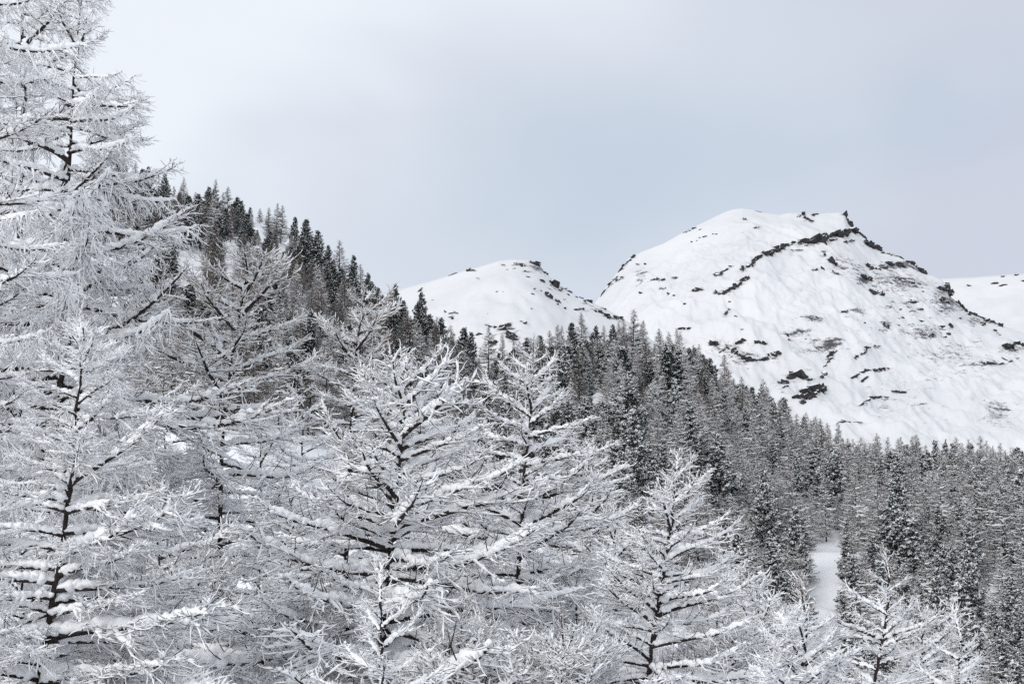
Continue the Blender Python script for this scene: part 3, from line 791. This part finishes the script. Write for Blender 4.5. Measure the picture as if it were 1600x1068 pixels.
near_larch("larch_tree", "conical larch with upswept snowy limbs standing alone in front of the pine slope",
    [(1056, 732), (1052, 800), (1042, 870), (1024, 970), (1010, 1068)], 21, 2.2, 1140, 60, 8, u_top=1.0, m_top=2.8, dome=.9,
    extra=[('L', 1018, 1010, 1180, 955, -.8), ('L', 1012, 1050, 1170, 1000, -1), ('M', 1030, 930, 935, 870, -.6), ('L', 1014, 1030, 920, 940, -.8)])
near_larch("larch_tree", "snow-clotted treetop of upright shoots at the bottom edge below the snow bank",
    [(1262, 968), (1258, 1010), (1250, 1068)], 15, 0.9, 1120, 16, 9, heavy=True, u_top=1.2, m_top=3.0, dome=.6, rmin=.35,
    extra=[('UX', 1255, 1030, 1225, 975, -.2), ('UX', 1258, 1040, 1308, 982, -.1), ('UX', 1250, 1060, 1215, 1000, -.2), ('UX', 1256, 1060, 1330, 1010, -.2)])
near_larch("larch_tree", "small larch treetop with pale pointed tip just right of the snow bank",
    [(1390, 897), (1387, 950), (1377, 1010), (1366, 1068)], 19, 1.75, 1130, 28, 10, u_top=.8, m_top=3.0, dome=.9,
    extra=[('M', 1380, 1000, 1300, 960, -.5), ('M', 1380, 1000, 1470, 950, -.4)])
near_larch("larch_tree", "smallest larch tip poking in at the bottom edge near the right corner",
    [(1502, 994), (1500, 1030), (1496, 1068)], 18, 1.3, 1120, 16, 11, u_top=.8, m_top=2.6, dome=.9)
near_larch("larch_tree", "small larch tip in front of the foot of the broad central larch",
    [(594, 936), (596, 1000), (598, 1068)], 15, 1.2, 1130, 14, 12, u_top=.8, m_top=2.4, dome=.8)
SECOND = [(255, 590, 44), (475, 600, 46), (705, 665, 44), (760, 690, 38), (925, 690, 46), (960, 800, 34), (1130, 880, 34), (1185, 930, 28), (455, 770, 30), (735, 840, 29), (900, 900, 26),
          (250, 770, 24), (1120, 990, 22), (690, 760, 34), (410, 640, 40), (480, 930, 22), (720, 980, 21), (880, 1000, 20), (310, 880, 24), (1440, 960, 30), (655, 700, 40), (20, 560, 36), (180, 640, 30), (30, 820, 22), (190, 930, 20)]
WHERE = ["under the tall upper-left larch", "between the dome-topped larch and the brown-tipped larch", "between the central larch and the slender larch, taller one", "between the central larch and the slender larch, lower one",
         "right of the slender larch, against the pine slope", "filling the gap left of the lone upswept larch", "right of the lone upswept larch, higher one", "right of the lone upswept larch, lower one",
         "at the left flank of the central larch, halfway down", "at the right flank of the central larch, halfway down", "between the slender larch and the lone upswept larch, low down",
         "at the right flank of the bright young larch", "at the bottom right of the lone upswept larch", "right of the central larch's trunk, behind its limbs", "right of the dome-topped larch's trunk", "at the bottom edge left of the central larch",
         "at the bottom edge right of the central larch", "at the bottom edge below the slender larch", "low between the bright young larch and the central larch", "behind the small treetop near the right corner",
         "behind the right shoulder of the central larch", "behind the bright young larch at the left edge", "just behind the bright young larch's crown", "low at the left edge beside the bright young larch's trunk", "at the bottom edge under the bright young larch's right limbs"]
for i, (px, py, Y) in enumerate(SECOND):
    rr = random.Random(i)
    dx = rr.uniform(-12, 12)
    near_larch("larch_tree", "grey twiggy larch " + WHERE[i], [(px, py), (px + dx * .3, py + 90), (px + dx, min(1068, py + 380))], Y, 2.5, min(1130, py + 420), 40, 40 + i,
               u_top=1.3, m_top=3.8, dome=.8, rmin=.35, group="larches behind the front row")

# ------------------------------------------------------------------ distant trees
def far_larch(seed, snow):
    """14 m larch in two parts: trunk, crown of limbs, twigs and the snow on them"""
    rng = np.random.default_rng(seed)
    tr, cr = MB(), MB()
    Ht = 14.0
    n = 12; s = np.linspace(0, 1, n)
    P = np.stack([0.12 * smooth_noise(n, 5, rng), 0.12 * smooth_noise(n, 5, rng), Ht * s], -1)
    tr.add(*sweep(P[None], (0.13 * (1 - s) ** .9 + 0.02)[None], 7), mat=0)
    nb = 150; k = 5; q = np.linspace(0, 1, k)
    rw = rng.uniform(2.9, 4.2); C = []; Ls = []
    for i in range(nb):
        f = 0.08 + 0.915 * ((i + rng.uniform(0, 1)) / nb); z = Ht * f
        L = (rw * (1 - f) ** 0.98 * (0.55 + 0.45 * min(1, (f - 0.03) * 4)) + 0.12) * rng.uniform(0.55, 1.15)
        a = rng.uniform(0, 6.283)
        pt = D(rng.normal(6 + 34 * f ** 3, 8)) - 0.3 * np.sin(math.pi * q) + 0.5 * q ** 2
        c = curve_pts(k, L, pt, a + 0.15 * smooth_noise(k, 3, rng)); c += np.array([np.interp(f, s, P[:, 0]), np.interp(f, s, P[:, 1]), z])
        C.append(c); Ls.append(L)
    C = np.array(C); Ls = np.array(Ls)
    cr.add(*sweep(C, np.outer(0.016 + 0.008 * Ls, 1 - 0.75 * q), 3), mat=0)
    w = np.outer(0.030 + 0.026 * Ls, 1 - 0.5 * q) * rng.uniform(0.1, 1.5, (nb, 1)) * rng.uniform(0.5, 1.4, (nb, k)) * snow
    Cs = C.copy(); Cs[..., 2] += w * 0.8 + 0.012
    cr.add(*sweep(Cs, w, 4), mat=1)
    # twigs
    m = 28; idx = np.repeat(np.arange(nb), np.maximum(3, (m * Ls / 1.6).astype(int))); N = len(idx)
    u = rng.uniform(0.15, 1.0, N); b = np.empty((N, 3))
    fi = u * (k - 1); i0 = np.minimum(fi.astype(int), k - 2); fr = (fi - i0)[:, None]
    b = C[idx, i0] * (1 - fr) + C[idx, i0 + 1] * fr
    t = C[idx, i0 + 1] - C[idx, i0]
    az = np.arctan2(t[:, 1], t[:, 0]) + rng.choice([-1, 1], N) * rng.uniform(0.3, 1.2, N)
    el = np.radians(rng.normal(-14, 32, N)); l = rng.uniform(0.2, 0.62, N)
    e = b + l[:, None] * np.stack([np.cos(el) * np.cos(az), np.cos(el) * np.sin(az), np.sin(el)], -1)
    TP = np.stack([b, e], 1)
    cr.add(*sweep(TP, np.tile([0.018, 0.009], (N, 1)) * rng.uniform(.7, 1.3, (N, 1)), 3), mat=0)
    kp = rng.random(N) < 0.22 * snow
    Ts = TP[kp].copy(); wt = np.tile([0.028, 0.018], (len(Ts), 1)) * rng.uniform(.6, 1.4, (len(Ts), 2)); Ts[..., 2] += 0.022
    cr.add(*sweep(Ts, wt, 3, phase=math.pi / 2), mat=1)
    return tr.mesh("larch_trunk", [M_BARK]), cr.mesh("larch_crown", [M_FARTWIG, M_SNOW])

def far_pine(seed, snow):
    rng = np.random.default_rng(seed)
    tr, cr = MB(), MB()
    Ht = 13.0
    n = 10; s = np.linspace(0, 1, n)
    P = np.stack([0.15 * smooth_noise(n, 5, rng), 0.15 * smooth_noise(n, 5, rng), Ht * s], -1)
    tr.add(*sweep(P[None], (0.22 * (1 - s) + 0.03)[None], 7), mat=0)
    nb = 150; k = 4; q = np.linspace(0, 1, k); rw = rng.uniform(2.2, 3.0)
    tc_, tdir, ts = [], [], []
    C = []
    for i in range(nb):
        f = 0.12 + 0.87 * ((i + rng.uniform(0, 1)) / nb)
        L = rw * (min(1.0, (1 - f) * 1.35 + 0.07)) ** 0.9 * rng.uniform(0.55, 1.18) * (0.7 + 0.3 * min(1, f * 3))
        a = rng.uniform(0, 6.283)
        L *= 1.0 + 0.65 * float(vnoise(np.array([a * 0.95 + seed]), np.array([f * 6.5]), seed)) 
        if f > 0.97: L = 0.3
        c = curve_pts(k, L, D(rng.normal(0, 8)) + 0.7 * q ** 2 + 0.5 * f, np.full(k, a)) + np.array([0, 0, Ht * f])
        C.append(c)
        nt_ = max(2, int(L * 4.2))
        for j in range(nt_):
            u = 1.0 - 0.75 * j / nt_ + rng.uniform(-.05, .05); u = min(max(u, .2), 1)
            p = np.array([np.interp(u, q, c[:, d]) for d in range(3)]) + rng.normal(0, 0.12, 3)
            tc_.append(p); tdir.append((a + rng.normal(0, .7), D(rng.uniform(15, 60)))); ts.append(rng.uniform(0.75, 1.2))
    C = np.array(C)
    tr.add(*sweep(C, np.tile(0.035 * (1 - 0.7 * q), (nb, 1)), 3), mat=0)
    tc_ = np.array(tc_); tdir = np.array(tdir); ts = np.array(ts); N = len(tc_)
    m = 20  # needle shards in every tuft
    az = tdir[:, 0:1] + rng.normal(0, 1.0, (N, m)); el = tdir[:, 1:2] + rng.normal(0, 0.6, (N, m))
    l = ts[:, None] * rng.uniform(0.22, 0.46, (N, m))
    d = np.stack([np.cos(el) * np.cos(az), np.cos(el) * np.sin(az), np.sin(el)], -1)
    sd = np.cross(d, rng.normal(size=(N, m, 3))); sd /= np.linalg.norm(sd, axis=2, keepdims=True) + 1e-9
    b0 = tc_[:, None, :] + 0.04 * rng.normal(size=(N, m, 3)); w = 0.045 * ts[:, None, None]
    tip = b0 + d * l[..., None]
    midp = b0 + d * (l * .55)[..., None]
    V = np.stack([b0, midp + sd * w, tip, midp - sd * w], 2).reshape(-1, 3)
    Fq = np.arange(N * m * 4).reshape(-1, 4)
    cr.add(V, Fq, mat=0, smooth=False)
    load = np.clip(rng.normal(0.55 * snow, 0.38, N), 0, 1)      # how much snow each tuft carries
    kp2 = (rng.random((N, m)) < load[:, None] * 1.1) & (np.sin(el) > 0.25)
    bs, ms, te, sk = b0[kp2], midp[kp2], tip[kp2], sd[kp2]
    hs = np.cross(sk, te - bs); hs /= np.linalg.norm(hs, axis=1, keepdims=True) + 1e-9; hs *= np.sign(hs[:, 2:3] + 1e-6)
    up = np.array([0, 0, 0.035]); ww = rng.uniform(0.05, 0.095, (len(bs), 1))
    V = np.stack([bs + up, ms + up + sk * ww, te + up, ms + up - sk * ww, ms + up + hs * ww * 1.2], 1).reshape(-1, 3)
    o5 = (np.arange(len(bs)) * 5)[:, None]
    cr.add(V, np.concatenate([o5 + np.array(f) for f in ((0, 1, 4), (1, 2, 4), (2, 3, 4), (3, 0, 4))]), mat=1, smooth=False)
    kp = rng.random(N) < 0.10 * snow
    cen = tc_[kp] + np.array([0, 0, 0.2])
    if len(cen): cr.add(*blobs(cen, rng.uniform(0.08, 0.2, len(cen)), 0.6, rng), mat=1)
    return tr.mesh("pine_trunk", [M_BARK]), cr.mesh("pine_crown", [M_NEEDLE, M_SNOW])

FAR = {('l', 0): [far_larch(900 + i, 0.36) for i in range(3)], ('l', 1): [far_larch(920 + i, 1.6) for i in range(4)],
       ('p', 0): [far_pine(940 + i, 0.26) for i in range(3)], ('p', 1): [far_pine(960 + i, 1.2) for i in range(4)]}
H0 = {'l': 14.0, 'p': 13.0}
rf = np.random.default_rng(2024)
TREES = []   # (kind, x, y, z, height, snow level, skyline?)
SKYLINE = [(150, 225, 'l'), (170, 236, 'p'), (192, 238, 'p'), (212, 252, 'l'), (232, 262, 'p'), (258, 272, 'p'), (273, 290, 'l'), (288, 277, 'l'), (305, 300, 'l'), (325, 293, 'p'), (337, 280, 'l'), (348, 300, 'l'), (357, 292, 'l'),
    (390, 334, 'p'), (407, 326, 'l'), (420, 324, 'l'), (433, 317, 'l'), (441, 321, 'l'), (460, 339, 'p'), (478, 344, 'p'), (497, 361, 'p'), (513, 384, 'p'), (531, 375, 'l'), (552, 400, 'p'), (566, 412, 'l'), (577, 428, 'p'),
    (592, 450, 'p'), (616, 445, 'p'), (630, 470, 'p'), (659, 458, 'p'), (672, 492, 'p'), (688, 498, 'p'), (705, 522, 'l'), (723, 512, 'p'), (736, 520, 'p'), (765, 510, 'l'), (785, 520, 'l'), (806, 536, 'p'), (828, 528, 'l'),
    (845, 525, 'p'), (858, 516, 'l'), (877, 508, 'l'), (895, 505, 'p'), (910, 487, 'l'), (930, 510, 'p'), (945, 508, 'l'), (958, 508, 'p'), (975, 497, 'l'), (990, 483, 'l'), (1003, 500, 'l'), (1031, 513, 'l'), (1045, 525, 'l'), (1058, 512, 'l'), (1084, 545, 'p'), (1095, 553, 'l'),
    (1110, 560, 'p'), (1131, 553, 'l'), (1146, 590, 'l'), (1160, 588, 'l'), (1175, 605, 'p'), (1189, 606, 'p'), (1203, 622, 'p'), (1216, 625, 'l'), (1232, 652, 'l'), (1245, 655, 'l'), (1258, 653, 'p'), (1275, 650, 'l'), (1294, 660, 'l'), (1310, 670, 'l'), (1325, 684, 'l'), (1341, 692, 'l'), (1352, 690, 'l'), (1366, 690, 'l'),
    (1385, 705, 'l'), (1398, 708, 'l'), (1411, 682, 'l'), (1437, 684, 'l'), (1450, 704, 'l'), (1466, 708, 'l'), (1480, 699, 'l'), (1492, 712, 'l'), (1505, 705, 'l'), (1520, 716, 'l'), (1534, 712, 'l'), (1549, 697, 'l'), (1560, 712, 'l'), (1571, 702, 'l'), (1584, 712, 'l'), (1597, 702, 'l')]
for (px, ty, kd) in SKYLINE:
    th = math.atan((px - 800) / F_PX / CP); R = float(ridge_r(th)) - rf.uniform(0, 10)
    y = R * math.cos(th); p = at(px, ty, y); x, y = p[0], p[1]; z = float(ground_z(x, y)) - 0.3
    h = p[2] - z
    TREES.append([kd, x, y, z, max(h, 5.0), 0, True])
# clearings: places in the picture where the snow of the slope stays in view (column, row, half width, half height)
CLEAR = [(405, 350, 8, 8), (300, 405, 12, 10), (296, 432, 12, 12), (362, 392, 8, 10), (443, 378, 6, 6), (760, 590, 5, 8), (935, 612, 4, 8), (1291, 908, 18, 55)]
grid = {}
def free(x, y, dmin):
    cx, cy = int(x // 8), int(y // 8)
    for i in (-1, 0, 1):
        for j in (-1, 0, 1):
            for (a, b) in grid.get((cx + i, cy + j), ()):
                if (a - x) ** 2 + (b - y) ** 2 < dmin * dmin: return False
    return True
def mark(x, y): grid.setdefault((int(x // 8), int(y // 8)), []).append((x, y))
for t in TREES: mark(t[1], t[2])
tries = 0
while tries < 34000:
    tries += 1
    th = rf.uniform(-0.30, 0.385)
    R = float(ridge_r(th)); r = math.sqrt(rf.uniform(100 ** 2, (R - 6) ** 2))
    x, y = r * math.sin(th), r * math.cos(th)
    kd = 'x'
    h = 5.5 + 10.0 * rf.random() ** 1.5
    dmin = (3.2 if r > 230 else 3.0) + 0.7 * min(1.0, max(0.0, (-0.06 - th) / 0.06))
    if not free(x, y, dmin): continue
    pn = float(fbm(np.array([x / 45]), np.array([y / 45]), 61, 3)[0])
    kd = 'p' if rf.random() < 0.36 + 0.7 * pn else 'l'
    if kd == 'p': h *= 0.92
    if r < 175: h *= 0.72
    if r < 130: h *= 0.75
    if r < 280: h = min(h, 12.5) * 0.95
    if r > R - 45: h = min(h, 5.5 + 3.0 * rf.random())
    z = float(ground_z(x, y)) - 0.25
    bx, by = to_px((x, y, z)); tx, ty = to_px((x, y, z + h))
    if bx < 100 or bx > 1660 or ty > 1085: continue
    # wholly behind the near larches: leave out
    low_line = np.interp(bx, [100, 230, 330, 420, 480, 560, 640, 720, 790, 840, 900, 960, 1010, 1060, 1150, 1230, 1300, 1420, 1520, 1700], [330, 500, 560, 520, 560, 560, 640, 680, 680, 640, 760, 860, 840, 820, 960, 1010, 1068, 1068, 1100, 1100])
    if ty > low_line: continue
    if any(abs(bx - cx) < hw + h * F_PX / r * 0.17 and cy - hh < by and ty < cy + hh for (cx, cy, hw, hh) in CLEAR): continue
    lvl = 1 if rf.random() < np.interp(by, [380, 560, 700, 800], [0.08, 0.3, 0.75, 1.0]) else 0
    TREES.append([kd, x, y, z, h, lvl, False]); mark(x, y)
for t in TREES: t.append(int(rf.integers(len(FAR[(t[0], t[5])]))))

def shown(t):      # the trees that show largest come first; those on the skyline always count
    return (0 if t[6] else 1, -t[4] / math.hypot(t[1], t[2]))
single, mass = [], []
for kd in 'lp':
    lst = sorted([t for t in TREES if t[0] == kd and -10 < to_px((t[1], t[2], t[3]))[0] < 1615], key=shown)
    rest = [t for t in TREES if t[0] == kd and not -10 < to_px((t[1], t[2], t[3]))[0] < 1615]
    single += lst[:298]; mass += lst[298:] + rest
print("distant trees", len(single), "in the mass", len(mass))

ORD = "first second third fourth fifth sixth seventh eighth ninth tenth eleventh twelfth thirteenth fourteenth fifteenth sixteenth seventeenth eighteenth nineteenth".split()
TENS = ["", "", "twent", "thirt", "fort", "fift", "sixt", "sevent", "eight", "ninet"]
def ordinal(i):
    n = i + 1
    if n < 20: return ORD[i]
    if n % 10 == 0: return TENS[n // 10] + "ieth"
    return TENS[n // 10] + "y-" + ORD[n % 10 - 1]
def zone(t):
    px, py = to_px((t[1], t[2], t[3] + t[4] * .5))
    if t[6]:
        return "on the steep skyline" if px < 600 else "on the crest below the small hill" if px < 900 else "on the crest below the big peak" if px < 1200 else "on the low crest right of the peak"
    side = "steep slope" if px < 600 else "slope below the hill" if px < 900 else "slope before the snow bank" if px < 1270 else "slope past the snow bank"
    th = math.atan2(t[1], t[2]); fr = (math.hypot(t[1], t[2]) - 128) / (float(ridge_r(th)) - 128)
    band = "foot of" if fr < 0.25 else "low on" if fr < 0.5 else "midway up" if fr < 0.75 else "high on"
    return f"{band} the {side}"
zones = {}
for t in single:
    zones.setdefault((t[0], zone(t)), []).append(t)
SOURCE = {}
for (kd, zn), lst in zones.items():
    lst.sort(key=lambda t: to_px((t[1], t[2], t[3]))[0])
    for i, t in enumerate(lst):
        trm, crm = FAR[(kd, t[5])][t[7]]
        nm = "larch_tree" if kd == 'l' else "pine_tree"
        root = obj(nm, None); root.location = (t[1], t[2], t[3])
        sc = t[4] / H0[kd]; wd = sc ** 0.75 * rf.uniform(0.9, 1.4)
        root.scale = (wd, wd, sc); root.rotation_euler = (rf.normal(0, .02), rf.normal(0, .02), rf.uniform(0, 6.28))
        what = "larch" if kd == 'l' else "pine"
        look = ("bare brown larch" if t[5] == 0 else "snowy grey larch") if kd == 'l' else ("dark pine" if t[5] == 0 else "snowy dark pine")
        nth = f"{ordinal(i)} {what} from left" if len(lst) > 1 else f"only {what}"
        tag(root, f"{look}, {nth} {zn}", "tree", ("larches" if kd == 'l' else "pines") + " of the hillside forest")
        a = obj("trunk", trm, root); b = obj("crown", crm, root)
        SOURCE.setdefault((kd, t[5], t[7]), (a, b))

def build_snag():
    b = at(1452, 716, 408); b[2] = float(ground_z(b[0], b[1])) - 0.3; t = at(1478, 686, 409)
    rng = np.random.default_rng(9); root = obj("dead_tree", None); root.location = b
    tag(root, "bare dead trunk leaning right against the snow on the low crest", "tree")
    n = 9; q = np.linspace(0, 1, n)[:, None]; P = (t - b)[None] * q; P[:, 2] += 0.25 * np.sin(q[:, 0] * 3)
    mb = MB(); mb.add(*sweep(P[None], (0.42 * (1 - 0.65 * q[:, 0]))[None], 7)); obj("trunk", mb.mesh("dead_trunk", [M_BARK]), root)
    for k in (3, 5, 6, 7):
        c = curve_pts(4, rng.uniform(.7, 1.3), np.array([.3, .5, .8, 1.0]), np.full(4, rng.uniform(-.5, .5) + (math.pi if k % 2 else 0))) + P[k]
        m2 = MB(); m2.add(*sweep(c[None], np.array([[.1, .08, .05, .02]]), 5)); obj("limb", m2.mesh("dead_limb", [M_BARK]), root)
build_snag()
def build_mass():
    """the rest of the wood, too close-packed to count: one object"""
    keys = list(SOURCE); mass_ = [t for t in mass if (t[0], t[5], t[7]) in SOURCE]
    me = bpy.data.meshes.new("forest")
    me.from_pydata([(t[1], t[2], t[3]) for t in mass_], [], [])
    av = me.attributes.new("variant", 'INT', 'POINT'); asz = me.attributes.new("size", 'FLOAT_VECTOR', 'POINT'); ar = me.attributes.new("turn", 'FLOAT_VECTOR', 'POINT')
    av.data.foreach_set("value", [keys.index((t[0], t[5], t[7])) for t in mass_])
    sz = []
    for t in mass_:
        sc = t[4] / H0[t[0]]; wd = sc ** 0.75 * rf.uniform(.9, 1.4); sz += [wd, wd, sc]
    asz.data.foreach_set("vector", sz); ar.data.foreach_set("vector", [c for t in mass_ for c in (0.0, 0.0, rf.uniform(0, 6.28))])
    o = obj("forest", me); o["kind"] = "stuff"; tag(o, "dense mass of snowy larches and pines filling the hillside", "forest")
    ng = bpy.data.node_groups.new("forest", 'GeometryNodeTree')
    ng.interface.new_socket("Geometry", in_out='INPUT', socket_type='NodeSocketGeometry')
    ng.interface.new_socket("Geometry", in_out='OUTPUT', socket_type='NodeSocketGeometry')
    N = ng.nodes.new; gi = N("NodeGroupInput"); go = N("NodeGroupOutput"); join = N("GeometryNodeJoinGeometry")
    def attr(nm, ty):
        a = N("GeometryNodeInputNamedAttribute"); a.data_type = ty; a.inputs["Name"].default_value = nm; return a
    va, si, tu = attr("variant", 'INT'), attr("size", 'FLOAT_VECTOR'), attr("turn", 'FLOAT_VECTOR')
    for k, key in enumerate(keys):
        cmp_ = N("FunctionNodeCompare"); cmp_.data_type = 'INT'; cmp_.operation = 'EQUAL'
        ng.links.new(va.outputs["Attribute"], cmp_.inputs[2]); cmp_.inputs[3].default_value = k
        for part in SOURCE[key]:
            oi = N("GeometryNodeObjectInfo"); oi.transform_space = 'ORIGINAL'; oi.inputs["Object"].default_value = part; oi.inputs["As Instance"].default_value = True
            ip = N("GeometryNodeInstanceOnPoints")
            ng.links.new(gi.outputs[0], ip.inputs["Points"]); ng.links.new(cmp_.outputs[0], ip.inputs["Selection"])
            ng.links.new(oi.outputs["Geometry"], ip.inputs["Instance"])
            ng.links.new(tu.outputs["Attribute"], ip.inputs["Rotation"]); ng.links.new(si.outputs["Attribute"], ip.inputs["Scale"])
            ng.links.new(ip.outputs[0], join.inputs[0])
    ng.links.new(join.outputs[0], go.inputs[0])
    md = o.modifiers.new("forest", 'NODES'); md.node_group = ng
if mass: build_mass()
print("objects", len(bpy.data.objects), "triangles", sum(len(m.polygons) for m in bpy.data.meshes) * 2)
